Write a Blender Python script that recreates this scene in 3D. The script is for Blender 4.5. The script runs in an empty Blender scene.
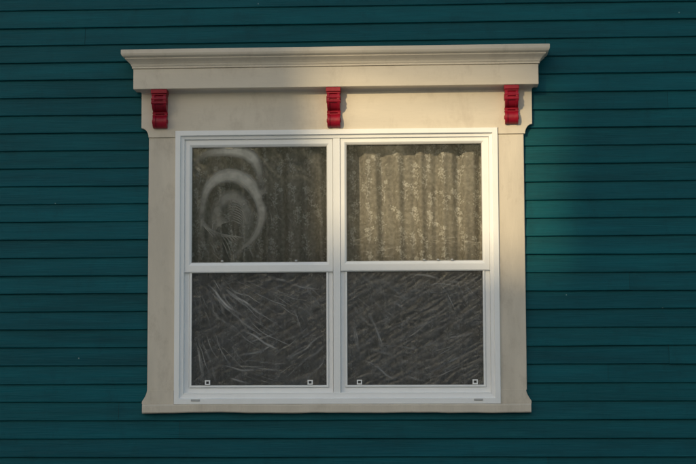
import bpy, bmesh, math, random
from mathutils import Vector, Matrix, noise
random.seed(7)
scene = bpy.context.scene
ZC = 2.3
# ------------------------------------------------------------ camera
cam_d = bpy.data.cameras.new("camera"); cam = bpy.data.objects.new("camera", cam_d)
scene.collection.objects.link(cam); scene.camera = cam
cam_d.sensor_width = 36; cam_d.clip_end = 3000
CP = Vector((0.42, -8.0, ZC-0.70))
dirv = (Vector((0,0,ZC))-CP)
cam_d.lens = 36*dirv.length/3.48
q = dirv.to_track_quat('-Z','Y')
R = q.to_matrix() @ Matrix.Rotation(math.radians(-0.2),3,'Z')
cam.matrix_world = Matrix.Translation(CP) @ R.to_4x4()

# measuring: photograph survey -> metres on the facade at a given projection d from the wall
def W(px,py,d=0.0):
    f = 696*cam_d.lens/36
    r = R @ Vector(((px-348)/f, (232-py)/f, -1))
    t = (-d-CP.y)/r.y
    p = CP + r*t
    return p.x, p.z
def mx(px,d=0.0,py=265): return W(px,py,d)[0]
def mz(py,d=0.0,px=337): return W(px,py,d)[1]

# ------------------------------------------------------------ helpers
def newobj(name, verts, faces, mat=None, parent=None, smooth=False, bevel=0, mats=None, fmat=None):
    me = bpy.data.meshes.new(name); me.from_pydata([tuple(v) for v in verts],[],faces); me.update()
    ob = bpy.data.objects.new(name, me); scene.collection.objects.link(ob)
    if mats:
        for m in mats: me.materials.append(m)
        if fmat:
            for p,i in zip(me.polygons,fmat): p.material_index=i
    elif mat: me.materials.append(mat)
    bm=bmesh.new(); bm.from_mesh(me); bmesh.ops.recalc_face_normals(bm,faces=bm.faces); bm.to_mesh(me); bm.free()
    if smooth:
        for p in me.polygons: p.use_smooth=True
    if bevel:
        b=ob.modifiers.new("bevel",'BEVEL'); b.width=bevel; b.segments=2; b.limit_method='ANGLE'; b.angle_limit=math.radians(35)
    if parent: ob.parent=parent
    return ob
def empty(name):
    e=bpy.data.objects.new(name,None); scene.collection.objects.link(e); return e
class MB:
    def __init__(s): s.v=[]; s.f=[]; s.m=[]
    def box(s,x0,x1,y0,y1,z0,z1,mi=0):
        n=len(s.v)
        for z in (z0,z1):
            s.v += [(x0,y0,z),(x1,y0,z),(x1,y1,z),(x0,y1,z)]
        for f in [(0,1,2,3),(4,5,6,7),(0,1,5,4),(1,2,6,5),(2,3,7,6),(3,0,4,7)]:
            s.f.append(tuple(n+i for i in f)); s.m.append(mi)
    def frame(s,o,i,prof,mi=0):
        """o,i=(x0,x1,z0,z1) outer/inner rect ; prof list of (t,y)"""
        n=len(s.v)
        for t,y in prof:
            x0=o[0]+(i[0]-o[0])*t; x1=o[1]+(i[1]-o[1])*t; z0=o[2]+(i[2]-o[2])*t; z1=o[3]+(i[3]-o[3])*t
            s.v += [(x0,y,z0),(x1,y,z0),(x1,y,z1),(x0,y,z1)]
        k=len(prof)
        for a in range(k):
            b=(a+1)%k
            for c in range(4):
                d=(c+1)%4
                s.f.append((n+a*4+c,n+a*4+d,n+b*4+d,n+b*4+c)); s.m.append(mi)
    def prism(s,poly,y0,y1,mi=0):
        n=len(s.v); k=len(poly)
        s.v += [(x,y0,z) for x,z in poly]+[(x,y1,z) for x,z in poly]
        s.f.append(tuple(range(n,n+k))); s.m.append(mi)
        s.f.append(tuple(range(n+k,n+2*k))); s.m.append(mi)
        for a in range(k):
            b=(a+1)%k; s.f.append((n+a,n+b,n+k+b,n+k+a)); s.m.append(mi)
    def xprism(s,poly,x0,x1,mi=0):
        n=len(s.v); k=len(poly)
        s.v += [(x0,y,z) for y,z in poly]+[(x1,y,z) for y,z in poly]
        s.f.append(tuple(range(n,n+k))); s.m.append(mi)
        s.f.append(tuple(range(n+k,n+2*k))); s.m.append(mi)
        for a in range(k):
            b=(a+1)%k; s.f.append((n+a,n+b,n+k+b,n+k+a)); s.m.append(mi)
    def loft(s,xl,xr,prof,yb=0.0,mi=0):
        """stacked mitred moulding. prof list (o, z): projection o from wall, ends return by o-o0"""
        n=len(s.v); o0=min(o for o,z in prof)
        for o,z in prof:
            e=o-o0
            s.v += [(xl-e,-o,z),(xr+e,-o,z),(xr+e,yb,z),(xl-e,yb,z)]
        k=len(prof)
        for a in range(k-1):
            for c in range(4):
                d=(c+1)%4
                s.f.append((n+a*4+c,n+a*4+d,n+a*4+4+d,n+a*4+4+c)); s.m.append(mi)
        s.f.append((n,n+1,n+2,n+3)); s.f.append(tuple(n+(k-1)*4+i for i in range(4))); s.m+=[mi,mi]
    def obj(s,name,mat,parent=None,**k):
        if isinstance(mat,list): return newobj(name,s.v,s.f,parent=parent,mats=mat,fmat=s.m,**k)
        return newobj(name,s.v,s.f,mat,parent,**k)

# ------------------------------------------------------------ materials
def mat_base(name):
    m=bpy.data.materials.new(name); m.use_nodes=True
    nt=m.node_tree; nt.nodes.clear()
    return m,nt,nt.nodes,nt.links
def paint(name,col,rough=0.5,var=0.12,vscale=(3,3,3),bscale=(40,40,40),bump=0.15,bdist=0.002,dirt=None,spec=0.4,attr=None,specks=0,dirtamt=0.5,scuff=None):
    m,nt,N,L=mat_base(name)
    out=N.new('ShaderNodeOutputMaterial'); b=N.new('ShaderNodeBsdfPrincipled'); L.new(b.outputs[0],out.inputs[0])
    b.inputs['Roughness'].default_value=rough; b.inputs['Specular IOR Level'].default_value=spec
    tc=N.new('ShaderNodeTexCoord')
    mp=N.new('ShaderNodeMapping'); mp.inputs['Scale'].default_value=vscale; L.new(tc.outputs['Object'],mp.inputs[0])
    n1=N.new('ShaderNodeTexNoise'); n1.inputs['Scale'].default_value=1; n1.inputs['Detail'].default_value=6; n1.inputs['Roughness'].default_value=0.65; L.new(mp.outputs[0],n1.inputs[0])
    mr=N.new('ShaderNodeMapRange'); mr.inputs[1].default_value=0.3; mr.inputs[2].default_value=0.7; mr.inputs[3].default_value=1-var; mr.inputs[4].default_value=1+var; L.new(n1.outputs[0],mr.inputs[0])
    mul=N.new('ShaderNodeVectorMath'); mul.operation='SCALE'; mul.inputs[0].default_value=col[:3]; L.new(mr.outputs[0],mul.inputs['Scale'])
    cur=mul.outputs[0]
    if attr:
        at=N.new('ShaderNodeAttribute'); at.attribute_name=attr
        m2=N.new('ShaderNodeVectorMath'); m2.operation='MULTIPLY'; L.new(cur,m2.inputs[0]); L.new(at.outputs['Color'],m2.inputs[1]); cur=m2.outputs[0]
    if dirt:
        mp3=N.new('ShaderNodeMapping'); mp3.inputs['Scale'].default_value=(7,7,4); L.new(tc.outputs['Object'],mp3.inputs[0])
        n3=N.new('ShaderNodeTexNoise'); n3.inputs['Scale'].default_value=1.3; n3.inputs['Detail'].default_value=8; n3.inputs['Roughness'].default_value=0.75; L.new(mp3.outputs[0],n3.inputs[0])
        r3=N.new('ShaderNodeMapRange'); r3.inputs[1].default_value=0.52; r3.inputs[2].default_value=0.75; r3.inputs[3].default_value=0; r3.inputs[4].default_value=dirtamt; L.new(n3.outputs[0],r3.inputs[0])
        mx3=N.new('ShaderNodeMix'); mx3.data_type='RGBA'; L.new(r3.outputs[0],mx3.inputs[0]); L.new(cur,mx3.inputs[6]); mx3.inputs[7].default_value=(*dirt,1); cur=mx3.outputs[2]
    if scuff:
        mp5=N.new('ShaderNodeMapping'); mp5.inputs['Scale'].default_value=(4,10,70); L.new(tc.outputs['Object'],mp5.inputs[0])
        n5=N.new('ShaderNodeTexNoise'); n5.inputs['Scale'].default_value=1; n5.inputs['Detail'].default_value=7; n5.inputs['Roughness'].default_value=0.8; L.new(mp5.outputs[0],n5.inputs[0])
        r5=N.new('ShaderNodeMapRange'); r5.inputs[1].default_value=0.54; r5.inputs[2].default_value=0.72; r5.inputs[3].default_value=0; r5.inputs[4].default_value=0.6; L.new(n5.outputs[0],r5.inputs[0])
        mx5=N.new('ShaderNodeMix'); mx5.data_type='RGBA'; L.new(r5.outputs[0],mx5.inputs[0]); L.new(cur,mx5.inputs[6]); mx5.inputs[7].default_value=(*scuff,1); cur=mx5.outputs[2]
    if specks:
        vo=N.new('ShaderNodeTexVoronoi'); vo.inputs['Scale'].default_value=specks; L.new(tc.outputs['Object'],vo.inputs[0])
        wn=N.new('ShaderNodeSeparateColor'); L.new(vo.outputs['Color'],wn.inputs[0])
        lt=N.new('ShaderNodeMath'); lt.operation='LESS_THAN'; L.new(vo.outputs['Distance'],lt.inputs[0]); lt.inputs[1].default_value=0.03
        gt=N.new('ShaderNodeMath'); gt.operation='GREATER_THAN'; L.new(wn.outputs[0],gt.inputs[0]); gt.inputs[1].default_value=0.6
        mm=N.new('ShaderNodeMath'); mm.operation='MULTIPLY'; L.new(lt.outputs[0],mm.inputs[0]); L.new(gt.outputs[0],mm.inputs[1])
        mx4=N.new('ShaderNodeMix'); mx4.data_type='RGBA'; L.new(mm.outputs[0],mx4.inputs[0]); L.new(cur,mx4.inputs[6]); mx4.inputs[7].default_value=(0.15,0.25,0.26,1); cur=mx4.outputs[2]
    L.new(cur,b.inputs['Base Color'])
    mp2=N.new('ShaderNodeMapping'); mp2.inputs['Scale'].default_value=bscale; L.new(tc.outputs['Object'],mp2.inputs[0])
    n2=N.new('ShaderNodeTexNoise'); n2.inputs['Scale'].default_value=1; n2.inputs['Detail'].default_value=5; L.new(mp2.outputs[0],n2.inputs[0])
    bp=N.new('ShaderNodeBump'); bp.inputs['Strength'].default_value=bump; bp.inputs['Distance'].default_value=bdist; L.new(n2.outputs[0],bp.inputs['Height']); L.new(bp.outputs[0],b.inputs['Normal'])
    return m
TEAL = paint("teal_paint",(0.0008,0.080,0.102),0.5,0.24,(1.2,4,14),(6,30,160),0.7,0.003,attr="tone",specks=9,spec=0.14,dirt=(0.001,0.055,0.072),dirtamt=0.7,scuff=(0.007,0.125,0.145))
CREAM= paint("cream_paint",(0.68,0.61,0.51),0.55,0.06,(2,6,9),(25,60,90),0.35,0.0015,dirt=(0.52,0.45,0.37),spec=0.3,dirtamt=0.7)
CREAMV=paint("cream_paint_casing",(0.63,0.565,0.475),0.55,0.09,(9,6,2),(110,60,14),0.5,0.0015,dirt=(0.48,0.42,0.345),spec=0.3,dirtamt=0.85)
WHITE= paint("white_vinyl",(0.90,0.90,0.90),0.35,0.02,(4,4,4),(30,30,30),0.05,0.001,dirt=(0.76,0.76,0.75),dirtamt=0.35)
RED  = paint("red_paint",(0.29,0.004,0.020),0.42,0.25,(14,14,14),(80,80,80),0.4,0.0015,spec=0.35,dirt=(0.14,0.003,0.010),dirtamt=0.7)
GREY = paint("grey_plastic",(0.45,0.45,0.45),0.5)
DARK = paint("dark_gasket",(0.03,0.03,0.03),0.6)
ROOM = paint("room_plaster",(0.16,0.13,0.10),0.8)

# glass
def glass_mat(name,k=1.0,bump=0.0,scale=(3,3,3),rough=0.0,haze=0.0,rot=25,hcol=(0.64,0.67,0.69,1)):
    m,nt,N,L=mat_base(name)
    out=N.new('ShaderNodeOutputMaterial')
    tr=N.new('ShaderNodeBsdfTransparent'); tr.inputs[0].default_value=(0.97,0.97,0.97,1)
    gl=N.new('ShaderNodeBsdfGlossy'); gl.inputs['Roughness'].default_value=rough; gl.inputs[0].default_value=(0.97,1,0.98,1)
    fr=N.new('ShaderNodeFresnel'); fr.inputs[0].default_value=1.5
    mu=N.new('ShaderNodeMath'); mu.operation='MULTIPLY'; mu.inputs[1].default_value=k; mu.use_clamp=True
    L.new(fr.outputs[0],mu.inputs[0])
    mix=N.new('ShaderNodeMixShader'); L.new(mu.outputs[0],mix.inputs[0]); L.new(tr.outputs[0],mix.inputs[1]); L.new(gl.outputs[0],mix.inputs[2])
    tc=N.new('ShaderNodeTexCoord'); mp=N.new('ShaderNodeMapping'); mp.vector_type='TEXTURE'; mp.inputs['Scale'].default_value=tuple(1/s for s in scale); mp.inputs['Rotation'].default_value=(0,math.radians(rot),0); L.new(tc.outputs['Object'],mp.inputs[0])
    n=N.new('ShaderNodeTexNoise'); n.inputs['Scale'].default_value=1; n.inputs['Detail'].default_value=3; n.inputs['Distortion'].default_value=1.0; L.new(mp.outputs[0],n.inputs[0])
    if bump:
        bp=N.new('ShaderNodeBump'); bp.inputs['Strength'].default_value=1; bp.inputs['Distance'].default_value=bump
        L.new(n.outputs[0],bp.inputs['Height']); L.new(bp.outputs[0],gl.inputs['Normal'])
    fin=mix.outputs[0]
    if haze:
        df=N.new('ShaderNodeBsdfDiffuse'); df.inputs[0].default_value=hcol
        mr=N.new('ShaderNodeMapRange'); mr.inputs[1].default_value=0.42; mr.inputs[2].default_value=0.68; mr.inputs[3].default_value=haze*0.3; mr.inputs[4].default_value=haze; L.new(n.outputs[0],mr.inputs[0])
        m2=N.new('ShaderNodeMixShader'); L.new(mr.outputs[0],m2.inputs[0]); L.new(fin,m2.inputs[1]); L.new(df.outputs[0],m2.inputs[2]); fin=m2.outputs[0]
    L.new(fin,out.inputs[0]); return m
GLASS=glass_mat("window_glass",1.8,0.0012,(1.6,1.6,1.6),0.0,0.0)
FILM =glass_mat("plastic_film",2.0,0.008,(7,7,34),0.16,0.20,rot=-33)
FILMU=glass_mat("plastic_film_smooth",1.2,0.002,(3,3,9),0.1,0.13,rot=60,hcol=(0.70,0.70,0.64,1))
def sheer(name,col,op,weave=False,trans=0.5,attr=None):
    m,nt,N,L=mat_base(name)
    out=N.new('ShaderNodeOutputMaterial'); tr=N.new('ShaderNodeBsdfTransparent')
    df=N.new('ShaderNodeBsdfDiffuse'); df.inputs[0].default_value=(*col,1)
    tl=N.new('ShaderNodeBsdfTranslucent'); tl.inputs[0].default_value=(*col,1)
    a=N.new('ShaderNodeMixShader'); a.inputs[0].default_value=trans; L.new(df.outputs[0],a.inputs[1]); L.new(tl.outputs[0],a.inputs[2])
    b=N.new('ShaderNodeMixShader'); b.inputs[0].default_value=op; L.new(tr.outputs[0],b.inputs[1]); L.new(a.outputs[0],b.inputs[2])
    if weave:
        tc=N.new('ShaderNodeTexCoord'); n=N.new('ShaderNodeTexNoise'); n.inputs['Scale'].default_value=60; n.inputs['Detail'].default_value=4; L.new(tc.outputs['Object'],n.inputs[0])
        mr=N.new('ShaderNodeMapRange'); mr.inputs[1].default_value=0.35; mr.inputs[2].default_value=0.65; mr.inputs[3].default_value=op*0.78; mr.inputs[4].default_value=min(1,op*1.22); L.new(n.outputs[0],mr.inputs[0]); L.new(mr.outputs[0],b.inputs[0])
    if attr:
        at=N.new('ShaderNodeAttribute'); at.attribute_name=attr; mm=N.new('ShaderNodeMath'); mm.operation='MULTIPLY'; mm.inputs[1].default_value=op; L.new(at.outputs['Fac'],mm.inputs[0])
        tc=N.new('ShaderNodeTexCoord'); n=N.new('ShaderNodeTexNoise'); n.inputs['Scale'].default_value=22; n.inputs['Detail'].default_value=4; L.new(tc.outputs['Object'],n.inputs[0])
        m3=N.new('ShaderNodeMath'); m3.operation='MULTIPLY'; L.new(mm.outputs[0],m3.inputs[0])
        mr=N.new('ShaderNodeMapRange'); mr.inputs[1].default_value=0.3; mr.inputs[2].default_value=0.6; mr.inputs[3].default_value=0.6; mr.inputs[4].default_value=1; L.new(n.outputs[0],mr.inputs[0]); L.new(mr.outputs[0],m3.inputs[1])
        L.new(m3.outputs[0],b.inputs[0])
    L.new(b.outputs[0],out.inputs[0]); return m
NET=sheer("curtain_net",(0.66,0.63,0.58),0.54,True,0.15)
LACE=sheer("curtain_lace",(0.90,0.90,0.89),0.66,True,0.1)
SCREEN=sheer("insect_screen",(0.06,0.06,0.065),0.36,False,0.0)
MILK_GLINT=sheer("film_crease_and_reflection",(0.94,0.93,0.90),1.0,False,0.05,attr="a")  # pale colour for film creases and for reflected light drawn as ribbons

# ------------------------------------------------------------ clapboard wall
wall=empty("clapboard_wall")
SP=0.0905; T=0.013
XW0,XW1=-6.0,6.0; ZT=5.4
hx0,hx1=mx(160),mx(512); hz0,hz1=mz(398),mz(136)
PH=mz(240,0.0,60)      # one board edge surveyed here
k0=math.floor((PH-0.45)/SP); zb=PH-k0*SP
V=[];F=[];tone=[]
def addrow(xa,xb,zlo,zhi,clip0,clip1,t,seed,ph):
    n=max(2,int((xb-xa)/0.05)); base=len(V)
    def yat(z): return -0.002-(T-0.002+ph)*(zhi-z)/(zhi-zlo)
    for i in range(n+1):
        x=xa+(xb-xa)*i/n
        w=noise.noise(Vector((x*0.9,seed*3.1,0)))*0.0028+noise.noise(Vector((x*6,seed*1.7,5)))*0.0011
        wy=noise.noise(Vector((x*1.3,seed*2.3,9)))*0.0028
        if clip0<=zlo:   # real bottom edge
            V.extend([(x,yat(clip1)+0.3*wy,clip1+(0.006 if clip1>=zhi else 0)),(x,yat(zlo+0.003)+wy,zlo+w+0.0028),(x,yat(zlo)+wy+0.0018,zlo+w),(x,0.006,zlo+w+0.0005)])
        else:
            V.extend([(x,yat(clip1),clip1),(x,yat(clip0),clip0),(x,yat(clip0)+0.001,clip0),(x,0.006,clip0)])
        tone.extend([t]*4)
    for i in range(n):
        for c in range(3):
            a=base+i*4+c; F.append((a,a+1,a+5,a+4))
z=zb
while z<ZT:
    zh=z+SP; 
    cuts=[XW0]; x=XW0+random.uniform(1,4)
    while x<XW1-0.8: cuts.append(x); x+=random.uniform(3.2,5.0)
    cuts.append(XW1)
    for a,b in zip(cuts[:-1],cuts[1:]):
        v=random.uniform(0.89,1.11); t=(v*random.uniform(0.9,1.1),v,v*random.uniform(0.98,1.02)); sd=random.uniform(0,100); ph=random.uniform(-0.001,0.003)
        a2,b2=a+0.0006,b-0.0006
        segs=[]
        if zh<hz0 or z>hz1: segs=[(a2,b2,z,zh)]
        else:
            if a2<hx0: segs.append((a2,min(b2,hx0),z,zh))
            if b2>hx1: segs.append((max(a2,hx1),b2,z,zh))
            if a2<hx1 and b2>hx0:
                ca,cb=max(a2,hx0),min(b2,hx1)
                if z<hz0: segs.append((ca,cb,z,min(zh,hz0)))
                if zh>hz1: segs.append((ca,cb,max(z,hz1),zh))
        for s in segs: addrow(s[0],s[1],z,zh,s[2],s[3],t,sd,ph)
    z=zh
sid=newobj("siding",V,F,TEAL,wall)
ca=sid.data.color_attributes.new("tone",'FLOAT_COLOR','POINT')
for i,t in enumerate(tone): ca.data[i].color=(*t,1)
mb=MB()
for a in [(XW0,hx0,0.0,ZT),(hx1,XW1,0.0,ZT),(hx0,hx1,0.0,hz0),(hx0,hx1,hz1,ZT)]:
    mb.v += [(a[0],0.009,a[2]),(a[1],0.009,a[2]),(a[1],0.009,a[3]),(a[0],0.009,a[3])]; n=len(mb.v)-4; mb.f.append((n,n+1,n+2,n+3)); mb.m.append(0)
mb.obj("sheathing",DARK,wall)
mb=MB(); # house body
D=5.0
mb.box(XW0,XW0+0.12,0.02,D,0,ZT); mb.box(XW1-0.12,XW1,0.02,D,0,ZT); mb.box(XW0,XW1,D,D+0.12,0,ZT); mb.box(XW0+0.13,XW1-0.13,0.02,D-0.01,0.3,0.4); mb.box(XW0+0.13,XW1-0.13,0.02,D-0.01,3.6,3.75)
mb.obj("house_body",ROOM,wall)
mb=MB(); mb.xprism([(-0.35,ZT),(-0.35,ZT+0.12),(D/2,ZT+2.2),(D+0.4,ZT+0.12),(D+0.4,ZT)],XW0-0.3,XW1+0.3); mb.obj("roof",paint("shingle",(0.05,0.05,0.055),0.9),wall)
mb=MB(); mb.box(XW0-0.04,XW0+0.09,-0.03,0.1,0.4,ZT-0.005); mb.box(XW1-0.09,XW1+0.04,-0.03,0.1,0.4,ZT-0.005); mb.obj("corner_boards",CREAMV,wall,bevel=0.003)
mb=MB(); mb.box(XW0+0.02,XW1-0.02,-0.002,0.018,0,0.5); mb.obj("foundation",paint("concrete",(0.3,0.29,0.27),0.9),wall)

# ------------------------------------------------------------ window
win=empty("double_hung_window")
# casing (left/right boards)
mb=MB()
dC=0.032
mb.box(mx(148,dC),mx(175.5,dC),-dC,0.02,mz(391,dC,160),mz(137,dC,160))
mb.box(mx(498.5,dC),mx(525.3,dC),-dC,0.02,mz(390,dC,512),mz(134,dC,512))
cas=mb.obj("side_casing",CREAMV,win,bevel=0.003)
# frieze board with coved ears
mb=MB(); dF=0.038
L0=mx(141.5,dF,110); R0=mx(532,dF,110); Lc=mx(148.7,dF,135); Rc=mx(525,dF,135)
zt=mz(80,dF); z1=mz(126,dF,337); z2=mz(137.5,dF,160)
wl=mx(175.2,dF,130); wr=mx(498.3,dF,130); zi=mz(129.2,dF,337)
poly=[(L0,zt),(L0,z1)]
for i in range(1,7):
    a=i/6*math.pi/2; poly.append((L0+(Lc-L0)*math.sin(a)*0.98, z1+(z2-z1)*(1-math.cos(a))))
poly+=[(wl,z2),(wl,zi),(wr,zi),(wr,z2)]
for i in range(6,0,-1):
    a=i/6*math.pi/2; poly.append((R0+(Rc-R0)*math.sin(a)*0.98, z1+(z2-z1)*(1-math.cos(a))))
poly+=[(R0,z1),(R0,zt)]
mb.prism(poly,-dF,0.015)
mb.obj("frieze_board",CREAM,win,bevel=0.002)
# sill / apron
mb=MB()
dS=0.036
for s,(e0,e1,e2) in enumerate([(mx(141.8,dS,404),mx(147,dS,391),mx(173.5,dS,395)),(mx(531.5,dS,404),mx(526,dS,391),mx(500.5,dS,395))]):
    zt_=mz(390,dS); zb_=mz(404,dS)
    P=[(e2,zt_),(e1,zt_)]
    for i in range(1,5):
        t=i/4; P.append((e1+(e0-e1)*(t**1.6),zt_+(zb_-zt_)*t*0.8))
    P+=[(e0,zb_),(e2,zb_)]
    mb.prism(P,-dS,0.015)
mb.obj("sill_ears",CREAMV,win,bevel=0.0015)
dN=0.046
prof=[(dN-0.006,mz(413,dN)),(dN,mz(412,dN)),(dN,mz(405.5,dN)),(dN-0.004,mz(404.3,dN)),(dN-0.02,mz(403.3,dN))]
xl=mx(142,dN,408);xr=mx(531.3,dN,408)
n=80
vv=[];ff=[]
pr=[(0.01,prof[0][1])]+[(-p[0],p[1]) for p in prof]+[(0.01,prof[-1][1])]
for i in range(n+1):
    t=i/n; x=xl+(xr-xl)*t
    wob=0.006*noise.noise(Vector((x*2.2,3,1)))+0.0025*noise.noise(Vector((x*9,3,1)))
    for j,(y,z) in enumerate(pr): vv.append((x,y+(wob*0.5 if 0<j<6 else 0),z+wob*(1 if j<3 or j==6 else 0.6)))
K=len(pr)
for i in range(n):
    for j in range(K):
        b=(j+1)%K; ff.append((i*K+j,i*K+b,(i+1)*K+b,(i+1)*K+j))
ff.append(tuple(range(K))); ff.append(tuple(n*K+j for j in range(K)))
newobj("sill_board",vv,ff,CREAMV,win)
# white frame
dW=0.044
o=(mx(174.4,dW),mx(499.3,dW),mz(404.2,dW),mz(129.0,dW))
i_=(mx(184,0.03),mx(490,0.03),mz(394,0.03),mz(138,0.03))
mb=MB()
mb.frame(o,i_,[(0,0.10),(0,-dW+0.003),(0.03,-dW),(0.55,-dW),(0.60,-dW+0.003),(0.63,-dW+0.012),(0.97,-dW+0.014),(1,-dW+0.018),(1,0.10)])
mb.obj("outer_frame",WHITE,win)
mb=MB()
c0,c1=mx(333.3,0.022),mx(340.3,0.022)
mb.box(c0,c1,-0.026,0.10,i_[2]-0.001,i_[3]+0.001)
mb.obj("centre_mullion",WHITE,win,bevel=0.002)
def sash(name,xa,xb,ya,yb,gx0,gx1,gy0,gy1,d):
    O=(mx(xa,d),mx(xb,d),mz(yb,d),mz(ya,d)); I=(mx(gx0,d),mx(gx1,d),mz(gy1,d),mz(gy0,d))
    m=MB(); m.frame(O,I,[(0,-d+0.03),(0,-d+0.002),(0.08,-d),(0.70,-d),(0.80,-d+0.002),(1,-d+0.008),(1,-d+0.03)])
    m.obj(name,WHITE,win)
    m=MB(); g=0.003
    m.frame((I[0]-g,I[1]+g,I[2]-g,I[3]+g),(I[0]+g,I[1]-g,I[2]+g,I[3]-g),[(0,-d+0.012),(0,-d+0.0105),(1,-d+0.0105),(1,-d+0.012)])
    m.obj(name+"_gasket",GREY,win)
    y=-d+0.014
    newobj(name+"_glass",[(I[0]-.004,y,I[2]-.004),(I[1]+.004,y,I[2]-.004),(I[1]+.004,y,I[3]+.004),(I[0]-.004,y,I[3]+.004)],[(0,1,2,3)],GLASS,win)
    return I
dU,dL=0.020,0.006
UL=sash("upper_sash_a",184.2,333,138.2,271.5,191,327.2,145.5,262,dU)
UR=sash("upper_sash_b",340.6,489.8,137.8,271,346.3,483,144.0,261.5,dU)
LL=sash("lower_sash_a",184.2,333,264,393.5,191.3,327.2,271.5,386,dL)
LR=sash("lower_sash_b",340.6,489.8,263.5,393.5,346.3,483.3,271,386,dL)
mb=MB()
mb.box(i_[0]+.001,i_[1]-.001,-0.030,0.05,mz(396,0.03),mz(392.5,0.03))
mb.obj("frame_lip",WHITE,win,bevel=0.002)
for I,nm in ((LL,"screen_a"),(LR,"screen_b")):
    m=MB(); O=(I[0]-0.006,I[1]+0.006,I[2]-0.006,I[3]+0.006); J=(I[0]+0.004,I[1]-0.004,I[2]+0.004,I[3]-0.004)
    m.frame(O,J,[(0,-0.0075),(0,-0.012),(1,-0.012),(1,-0.0075)]); m.obj(nm+"_frame",WHITE,win,bevel=0.001)
    newobj(nm+"_mesh",[(J[0],-0.009,J[2]),(J[1],-0.009,J[2]),(J[1],-0.009,J[3]),(J[0],-0.009,J[3])],[(0,1,2,3)],SCREEN,win)
    newobj(nm+"_film",[(I[0],0.004,I[2]),(I[1],0.004,I[2]),(I[1],0.004,I[3]),(I[0],0.004,I[3])],[(0,1,2,3)],FILM,win)
for I,nm in ((UL,"upper_film_a"),(UR,"upper_film_b")):
    newobj(nm,[(I[0],0.0055,I[2]),(I[1],0.0055,I[2]),(I[1],0.0055,I[3]),(I[0],0.0055,I[3])],[(0,1,2,3)],FILMU,win)
m=MB()
for px in (208,310,359,474):
    x=mx(px,0.014); z=mz(382.3,0.014)
    m.frame((x-.013,x+.013,z-.012,z+.012),(x-.007,x+.007,z-.006,z+.006),[(0,-0.011),(0,-0.015),(1,-0.015),(1,-0.011)])
m.obj("screen_clips",WHITE,win)
m=MB()
for px in (196,477):
    x=mx(px,dW); z=mz(400,dW); m.box(x-.022,x+.022,-dW-.004,-dW+.002,z-.005,z+.005)
m.obj("weep_covers",GREY,win,bevel=0.0015)
m=MB()
for px in (222,296,424,438,452):
    x=mx(px,dU); z=mz(260.5,dU); m.box(x-.006,x+.006,-dU-.002,-dU+.006,z-.003,z+.005)
m.obj("tilt_latches",GREY,win,bevel=0.001)

# ------------------------------------------------------------ crown cornice
cor=empty("window_cornice")
mb=MB(); dB=0.105; dTOP=0.16
xl=mx(133.3,dB,75); xr=mx(538.5,dB,75)
zf0=mz(86.6,dB); zf1=mz(66,dB); 
mb.loft(xl,xr,[(dB,zf0),(dB,zf1)],0.01)
mb.obj("fascia",CREAM,cor,bevel=0.003)
ztop=mz(46.3,dTOP)
H=ztop-zf1
prof=[(0.006,0.0),(0.006,0.10),(0.009,0.14),(0.012,0.24),(0.019,0.34),(0.029,0.44),(0.036,0.50),(0.036,0.57),(0.044,0.60),(0.050,0.66),(0.053,0.74),(0.054,0.78),(0.054,0.98),(0.051,1.0)]
P=[(dB+a,zf1+b*H) for a,b in prof]
mb=MB(); mb.loft(xl-0.006,xr+0.006,P,0.01)
mb.obj("crown_moulding",CREAM,cor,bevel=0.0012)
mb=MB(); mb.loft(xl+0.02,xr-0.02,[(0.085,ztop+0.0005),(0.06,ztop+0.02)],0.01); mb.obj("drip_flashing",CREAM,cor)
mb=MB()
mb.loft(mx(142,0.04,88),mx(531.5,0.04,88),[(0.040,mz(91,0.05)),(0.045,mz(89.5,0.05)),(0.055,mz(88,0.05)),(0.055,zf0+0.004)],0.01); mb.obj("bed_mould",CREAM,cor)

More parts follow.
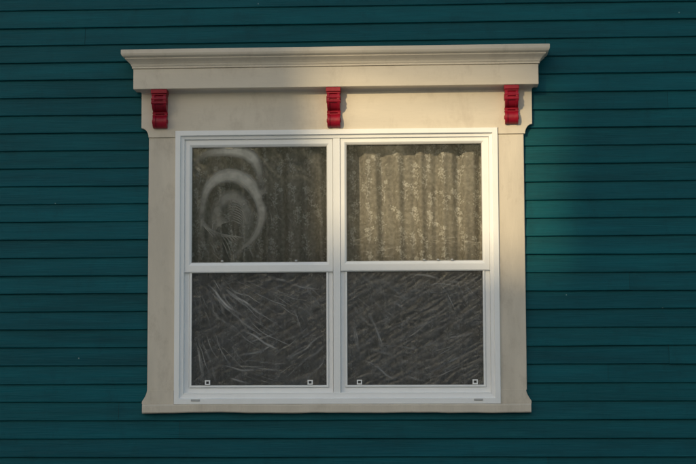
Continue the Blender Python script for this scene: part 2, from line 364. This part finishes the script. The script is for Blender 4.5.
# ------------------------------------------------------------ scroll brackets
def bracket(px0,px1,ytop,ybot):
    e=empty("scroll_bracket")
    dd=0.06
    x0=mx(px0,dd,108); x1=mx(px1,dd,108); zt=zf0-0.0005; zbm=mz(ybot,dd,(px0+px1)/2)
    H=zt-zbm; w=x1-x0; b=-dF
    def pf(t):
        big=0.055*max(0,1-((t-0.30)/0.27)**2)**0.5 if abs(t-0.30)<0.27 else 0
        sm=0.030*max(0,1-((t-0.83)/0.17)**2)**0.5 if abs(t-0.83)<0.17 else 0
        return max(0.010+0.010*(1-t),big+0.004,sm+0.004)
    def poly(k,t0,t1,off):
        P=[(b+0.002,zt-H*t0)]
        for i in range(k+1):
            t=t0+(t1-t0)*i/k; P.append((b-pf(t)-off,zt-H*t))
        P.append((b+0.002,zt-H*t1)); return P
    m=MB()
    m.xprism(poly(44,0.12,1.0,0.0),x0+w*0.20,x1-w*0.20)
    m.xprism(poly(44,0.12,0.998,0.006),x0+w*0.06,x0+w*0.24)
    m.xprism(poly(44,0.12,0.998,0.006),x1-w*0.24,x1-w*0.06)
    o=m.obj("scroll_body",RED,e,bevel=0.0012)
    m=MB(); m.box(x0,x1,b-0.064,b+0.002,zt-H*0.11,zt)
    m.box(x0+w*0.03,x1-w*0.03,b-0.058,b+0.002,zt-H*0.155,zt-H*0.112)
    m.obj("abacus",RED,e,bevel=0.002)
    m=MB()
    for tc_,r,pj in ((0.26,0.007,0.050),(0.36,0.007,0.050),(0.60,0.006,0.020),(0.67,0.005,0.018)):
        zc=zt-H*tc_; pr=[(b-pf(tc_)-0.001+r*math.cos(a),zc+r*math.sin(a)) for a in [i*math.pi/5 for i in range(10)]]
        m.xprism(pr,x0+w*0.03,x1-w*0.03)
    m.obj("reeds",RED,e)
    m=MB()
    for tc_,r,pj in ((0.30,0.018,0.030),(0.83,0.010,0.017)):
        zc=zt-H*tc_; pr=[(b-pj+r*math.cos(a),zc+r*math.sin(a)) for a in [i*math.pi/8 for i in range(16)]]
        m.xprism(pr,x0+w*0.01,x1-w*0.01)
    m.obj("scroll_eyes",RED,e,bevel=0.001)
bracket(152,168,89,128); bracket(326.5,341,88,127); bracket(504,519,86,123.5)

# ------------------------------------------------------------ lace curtain
cur=empty("lace_curtain")
CY=0.085
def fold(x,z):
    ph=1.2*noise.noise(Vector((x*1.1,z*0.35,2)))
    a=0.019+0.014*noise.noise(Vector((x*2.0,0.3*z,7)))
    return CY+a*math.sin(x*50+4*ph)+0.007*math.sin(x*113+2*ph+z*0.8)+0.012*noise.noise(Vector((x*3,z*1.5,4)))
cx0,cx1=mx(180)-0.03,mx(494)+0.03; cz0,cz1=mz(398),mz(133)
nx,nz=420,60; V=[];F=[]
for j in range(nz+1):
    for i in range(nx+1):
        x=cx0+(cx1-cx0)*i/nx; z=cz0+(cz1-cz0)*j/nz; V.append((x,fold(x,z),z))
for j in range(nz):
    for i in range(nx):
        a=j*(nx+1)+i; F.append((a,a+1,a+nx+2,a+nx+1))
newobj("net",V,F,NET,cur,smooth=True)
V=[];F=[]
def addpoly(pts):
    n=len(V)
    for x,z in pts:
        x=min(max(x,cx0),cx1); z=min(max(z,cz0),cz1)
        V.append((x,fold(x,z)-0.002,z))
    F.append(tuple(range(n,n+len(pts))))
def petal(x,z,ang,l,w):
    ca,sa=math.cos(ang),math.sin(ang); pts=[]
    for t,ww in ((0.12,0.15),(0.45,0.9),(0.75,1.0),(1.0,0.35)): pts.append((t*l,ww*w/2))
    for t,ww in ((1.0,-0.35),(0.75,-1.0),(0.45,-0.9),(0.12,-0.15)): pts.append((t*l,ww*w/2))
    addpoly([(x+a*ca-b*sa,z+a*sa+b*ca) for a,b in pts])
def flower(x,z,r):
    a0=random.uniform(0,6); n=random.choice((4,5,5,6))
    for k in range(n): petal(x,z,a0+k*2*math.pi/n+random.uniform(-.2,.2),r*random.uniform(0.7,1.1),r*random.uniform(0.45,0.65))
def stem(pts,w=0.002):
    for (xa,za),(xb,zb_) in zip(pts[:-1],pts[1:]):
        dx,dz=xb-xa,zb_-za; l=math.hypot(dx,dz) or 1; nx_,nz_=-dz/l*w/2,dx/l*w/2
        addpoly([(xa+nx_,za+nz_),(xb+nx_,zb_+nz_),(xb-nx_,zb_-nz_),(xa-nx_,za-nz_)])
x=cx0+0.03
while x<cx1:
    # sprigs stacked up each column: a short stem carrying blossoms and leaves
    z=cz0+random.uniform(0.0,0.12)
    while z<cz1-0.03:
        h=random.uniform(0.07,0.12); lean=random.uniform(-0.025,0.025); xx=x+random.uniform(-0.018,0.018)
        pts=[(xx+lean*t*t+0.006*math.sin(t*5),z+h*t) for t in [i/7 for i in range(8)]]
        stem(pts)
        for t in (0.15,0.35,0.55,0.75):
            sx,sz=xx+lean*t*t,z+h*t
            petal(sx,sz,math.pi/2-random.uniform(0.6,1.1),random.uniform(0.010,0.019),0.006)
            petal(sx,sz+0.006,math.pi/2+random.uniform(0.6,1.1),random.uniform(0.010,0.017),0.005)
        for t,r in ((1.0,0.0145),(0.8,0.012),(0.55,0.010),(0.3,0.008)):
            sd=random.choice((-1,1)); flower(xx+lean*t*t+sd*random.uniform(0.002,0.022),z+h*t+random.uniform(-.006,.006),r*random.uniform(0.75,1.3))
        for _ in range(4): petal(xx+random.uniform(-.035,.035),z+h*random.random(),random.uniform(0,6),0.008,0.004)
        z+=h+random.uniform(0.01,0.05)
    x+=random.uniform(0.066,0.090)
newobj("lace_flowers",V,F,LACE,cur)

# ------------------------------------------------------------ film creases, plus pale ribbons painted as the upper-left pane's reflection
V=[];F=[];A=[]
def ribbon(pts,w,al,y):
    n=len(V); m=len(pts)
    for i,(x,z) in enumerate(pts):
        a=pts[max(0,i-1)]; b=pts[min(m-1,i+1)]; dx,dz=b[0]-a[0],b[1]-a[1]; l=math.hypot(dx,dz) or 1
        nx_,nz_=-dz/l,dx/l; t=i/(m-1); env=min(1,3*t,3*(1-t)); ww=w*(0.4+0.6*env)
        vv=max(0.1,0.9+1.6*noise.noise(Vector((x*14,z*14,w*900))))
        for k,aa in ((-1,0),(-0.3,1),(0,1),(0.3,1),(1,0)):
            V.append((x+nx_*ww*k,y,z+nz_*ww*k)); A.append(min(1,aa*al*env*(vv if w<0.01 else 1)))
    for i in range(m-1):
        for k in range(4):
            a=n+i*5+k; F.append((a,a+1,a+6,a+5))
def inside(p,I): return I[0]+.002<p[0]<I[1]-.002 and I[2]+.002<p[1]<I[3]-.002
def clipr(pts,w,al,y,I):
    run=[]
    for p in pts:
        if inside(p,I): run.append(p)
        else:
            if len(run)>3: ribbon(run,w,al,y)
            run=[]
    if len(run)>3: ribbon(run,w,al,y)
def sp(pl,n=14,jit=0.0):
    out=[]; P=[pl[0]]+pl+[pl[-1]]; s=random.uniform(0,99)
    for i in range(1,len(P)-2):
        for k in range(n):
            t=k/n; o=[]
            for c in (0,1):
                p0,p1,p2,p3=P[i-1][c],P[i][c],P[i+1][c],P[i+2][c]
                o.append(0.5*((2*p1)+(-p0+p2)*t+(2*p0-5*p1+4*p2-p3)*t*t+(-p0+3*p1-3*p2+p3)*t**3))
            if jit:
                o[0]+=jit*noise.noise(Vector((o[0]*0.06,o[1]*0.06,s))); o[1]+=jit*noise.noise(Vector((o[0]*0.06,o[1]*0.06,s+9)))
            out.append(tuple(o))
    if not jit: out.append(pl[-1])
    return [(mx(a),mz(b)) for a,b in out]
yF=0.000  # swirl of reflected light, painted as pale ribbons on the upper-left pane
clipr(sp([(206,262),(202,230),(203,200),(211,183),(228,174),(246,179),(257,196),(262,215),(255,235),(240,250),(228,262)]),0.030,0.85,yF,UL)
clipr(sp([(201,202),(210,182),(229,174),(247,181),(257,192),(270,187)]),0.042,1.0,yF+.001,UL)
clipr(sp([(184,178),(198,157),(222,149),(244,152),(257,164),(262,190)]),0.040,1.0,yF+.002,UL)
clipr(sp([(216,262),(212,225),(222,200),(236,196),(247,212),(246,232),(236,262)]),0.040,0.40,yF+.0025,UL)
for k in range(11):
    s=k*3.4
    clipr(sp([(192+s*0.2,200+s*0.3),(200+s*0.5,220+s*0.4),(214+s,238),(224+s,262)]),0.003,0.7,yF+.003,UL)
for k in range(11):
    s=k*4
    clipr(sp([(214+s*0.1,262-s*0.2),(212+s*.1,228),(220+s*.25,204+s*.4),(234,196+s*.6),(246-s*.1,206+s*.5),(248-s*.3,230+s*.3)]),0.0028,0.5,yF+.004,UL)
def crinkle(I,cx_,cy_,ang,l,n,gap,fan,al,k0):
    """a fan of roughly parallel stretch wrinkles"""
    for j in range(n):
        off=(j-n/2)*gap*random.uniform(0.7,1.3); a=ang+math.radians(fan*(j-n/2)+random.gauss(0,4)); ll=l*random.uniform(0.5,1.2); sh=random.uniform(-0.5,0.5)*l
        ox,oy=cx_-math.sin(ang)*off+math.cos(ang)*sh, cy_+math.cos(ang)*off+math.sin(ang)*sh
        dx,dy=math.cos(a)*ll,math.sin(a)*ll; bow=random.uniform(-2,4)
        clipr(sp([(ox-dx,oy-dy),(ox-math.sin(a)*bow,oy+math.cos(a)*bow),(ox+dx,oy+dy)],20,jit=2.5),random.choice((0.0014,0.0020,0.0028,0.0075)),al*random.uniform(0.25,0.9),-0.0070+0.00004*(k0+j),I)
kk=0
for (cx_,cy_,a,l,n,g,fn,al) in [(262,318,30,46,16,3.4,1.2,0.7),(236,300,38,34,14,3,1.5,0.6),(298,352,-38,32,12,4,-2,0.45),(220,360,65,26,12,4,3,0.5),(290,292,20,34,12,3,1,0.5),(210,300,70,30,10,3.5,2,0.5),(270,372,8,40,9,3,2,0.5),(312,318,55,34,10,4,2,0.45),(245,340,-25,30,9,5,2,0.45)]:
    crinkle(LL,cx_,cy_,math.radians(a),l,n,g,fn,al,kk); kk+=n
kk=0
for (cx_,cy_,a,l,n,g,fn,al) in [(380,300,40,34,13,3.5,2,0.55),(430,330,-30,40,12,5,2,0.45),(400,365,15,40,11,3.5,2,0.5),(460,300,60,30,11,3.5,2,0.5),(365,345,75,28,10,4,2,0.45),(455,365,-20,28,9,4,2,0.45),(420,285,5,46,8,4,1,0.45)]:
    crinkle(LR,cx_,cy_,math.radians(a),l,n,g,fn,al,kk); kk+=n
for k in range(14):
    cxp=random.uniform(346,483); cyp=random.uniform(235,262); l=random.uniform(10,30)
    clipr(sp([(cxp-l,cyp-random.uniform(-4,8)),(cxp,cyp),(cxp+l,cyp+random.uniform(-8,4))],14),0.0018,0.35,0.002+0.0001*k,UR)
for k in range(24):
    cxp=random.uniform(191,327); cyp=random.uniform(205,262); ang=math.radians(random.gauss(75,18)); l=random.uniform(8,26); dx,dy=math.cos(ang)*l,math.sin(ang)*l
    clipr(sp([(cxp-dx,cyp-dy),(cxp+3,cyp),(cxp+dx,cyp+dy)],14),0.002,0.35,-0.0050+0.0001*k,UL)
fo=newobj("film_creases_and_reflection",V,F,MILK_GLINT,win)
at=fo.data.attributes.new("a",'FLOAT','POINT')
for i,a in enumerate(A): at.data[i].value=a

# ------------------------------------------------------------ ground & surroundings
g=newobj("ground",[(-800,-800,0),(800,-800,0),(800,800,0),(-800,800,0)],[(0,1,2,3)],paint("grass",(0.075,0.095,0.04),0.9,0.4,(0.6,0.6,0.6),(8,8,8),0.8,0.05))
newobj("gravel_bounce_yard",[(-14,-10.8,0.004),(14,-10.8,0.004),(14,-0.2,0.004),(-14,-0.2,0.004)],[(0,1,2,3)],paint("bounce_gravel",(0.43,0.42,0.40),0.9,0.3,(30,30,30),(60,60,60),1.0,0.02))  # pale unseen yard, added to bounce more light onto the facade
newobj("street",[(-300,-20,0.004),(300,-20,0.004),(300,-12.5,0.004),(-300,-12.5,0.004)],[(0,1,2,3)],paint("asphalt",(0.06,0.06,0.06),0.9,0.2,(1,1,1),(60,60,60),0.6,0.01))
m=MB(); m.box(-300,300,-12.5,-10.9,-0.1,0.13); m.obj("pavement",paint("concrete_walk",(0.32,0.31,0.29),0.85),None,bevel=0.01)
V=[];F=[]
nn=80; mm=24
for j in range(mm+1):
    for i in range(nn+1):
        x=-260+520*i/nn; y=-90-160*j/mm
        h=(27+5*math.sin(x*0.02+1)+4*noise.noise(Vector((x*0.03,y*0.03,1))))*math.sin(min(1,j/mm*1.6)*math.pi/2)
        V.append((x,y,h-0.1))
for j in range(mm):
    for i in range(nn):
        a=j*(nn+1)+i; F.append((a,a+1,a+nn+2,a+nn+1))
newobj("hill",V,F,paint("hill_grass",(0.06,0.085,0.03),0.95,0.4,(0.1,0.1,0.1),(1,1,1),0.5,0.1),None,smooth=True)

# sun direction
AZ=math.radians(25); EL=math.radians(20)
S=Vector((-math.sin(AZ)*math.cos(EL),-math.cos(AZ)*math.cos(EL),math.sin(EL)))
# added unseen sun blocker shaped as a house; its opening cuts the sun patch
LD=33.0
pc=Vector((mx(440),0,mz(146))); C=pc+S*LD
blocker=empty("sun_blocker_house"); blocker.location=(C.x,C.y,0); blocker.rotation_euler=(0,0,-AZ)
OC=paint("blocker_ochre_siding",(0.50,0.45,0.36),0.7); RF=paint("blocker_dark_roof",(0.05,0.05,0.05),0.9); TR=paint("blocker_trim",(0.6,0.6,0.58),0.5); PN=paint("blocker_dark_pane",(0.02,0.025,0.03),0.1)
ow=0.52; oh=0.60; HT=C.z+1.7
m=MB()
m.box(-6,-ow,-3.5,3.5,0,HT); m.box(ow,6,-3.5,3.5,0,HT)
m.box(-ow,ow,-0.15,0.15,0,C.z-oh); m.box(-ow,ow,-0.15,0.15,C.z+oh,HT)
m.obj("blocker_walls",OC,blocker)
m=MB(); m.xprism([(-3.9,HT+.01),(0,HT+0.6),(3.9,HT+.01)],-6.4,6.4); m.obj("roof",RF,blocker)
m=MB()
for zz in (1.2,4.4,7.6,10.8):
    for xx in (-4.6,-2.2,2.2,4.6):
        m.frame((xx-.6,xx+.6,zz-.1,zz+1.6),(xx-.5,xx+.5,zz,zz+1.5),[(0,3.49),(0,3.56),(1,3.56),(1,3.49)],0)
        m.box(xx-.5,xx+.5,3.49,3.52,zz,zz+1.5,1)
m.obj("blocker_windows",[TR,PN],blocker)
m=MB(); m.box(-1.6,-0.75,3.49,3.56,0,2.15); m.obj("blocker_door",TR,blocker,bevel=0.01)

# row of distant trees
LEAF=paint("foliage",(0.07,0.10,0.025),0.8,0.4,(2,2,2)); BARK=paint("bark",(0.1,0.07,0.05),0.9)
m=MB()
for (tx,ty,h) in [(-5.5,-52,8.4),(0.5,-47,8.0),(7,-55,9.5),(15,-50,8.5),(24,-46,9),(33,-56,10),(-44,-70,9)]:
    k=8
    n=len(m.v); lv=[(0,0.28),(h*0.3,0.2),(h*0.6,0.12),(h*0.95,0.03)]
    for z,r in lv:
        for a in range(k): m.v.append((tx+r*math.cos(a*2*math.pi/k)+0.1*z*0.3,ty+r*math.sin(a*2*math.pi/k),z))
    for l in range(3):
        for a in range(k): m.f.append((n+l*k+a,n+l*k+(a+1)%k,n+(l+1)*k+(a+1)%k,n+(l+1)*k+a)); m.m.append(1)
    clumps=[]
    for c in range(26):
        u=random.uniform(0.28,1.0); rr=h*0.34*math.sin(min(1,(1.08-u)/0.8)*math.pi/2)
        a=random.uniform(0,6.28); q_=rr*math.sqrt(random.random())
        clumps.append((tx+q_*math.cos(a),ty+q_*math.sin(a),u*h,random.uniform(0.6,1.2)))
    for cx,cy,cz,cr in clumps:
        for _ in range(90):
            v=Vector((random.gauss(0,1),random.gauss(0,1),random.gauss(0,0.8))).normalized()*cr*random.uniform(0.4,1)
            p=Vector((cx,cy,cz))+v; s=random.uniform(0.10,0.22)
            e1=Vector((random.gauss(0,1),random.gauss(0,1),random.gauss(0,1))).normalized(); e2=e1.cross(Vector((random.gauss(0,1),random.gauss(0,1),random.gauss(0,1)))).normalized()
            n=len(m.v); m.v += [tuple(p-e1*s),tuple(p+e2*s*0.6),tuple(p+e1*s),tuple(p-e2*s*0.6)]; m.f.append((n,n+1,n+2,n+3)); m.m.append(0)
m.obj("row_of_trees",[LEAF,BARK])

# ------------------------------------------------------------ light
w=bpy.data.worlds.new("World"); scene.world=w; w.use_nodes=True
nt=w.node_tree; bg=nt.nodes['Background']
sky=nt.nodes.new('ShaderNodeTexSky'); sky.sky_type='NISHITA'; sky.sun_disc=False
sky.sun_elevation=EL; sky.sun_rotation=math.radians(180)+AZ
sky.air_density=1.5; sky.dust_density=2.0; sky.ozone_density=1.6
nt.links.new(sky.outputs[0],bg.inputs[0]); bg.inputs[1].default_value=0.15
sd=bpy.data.lights.new("sun",'SUN'); so=bpy.data.objects.new("sun",sd); scene.collection.objects.link(so)
sd.energy=3.0; sd.angle=math.radians(0.6); sd.color=(1.0,0.79,0.45)
so.rotation_mode='QUATERNION'; so.rotation_quaternion=S.to_track_quat('Z','Y'); so.location=(0,0,20)
scene.view_settings.view_transform='Standard'; scene.view_settings.look='None'; scene.view_settings.exposure=0
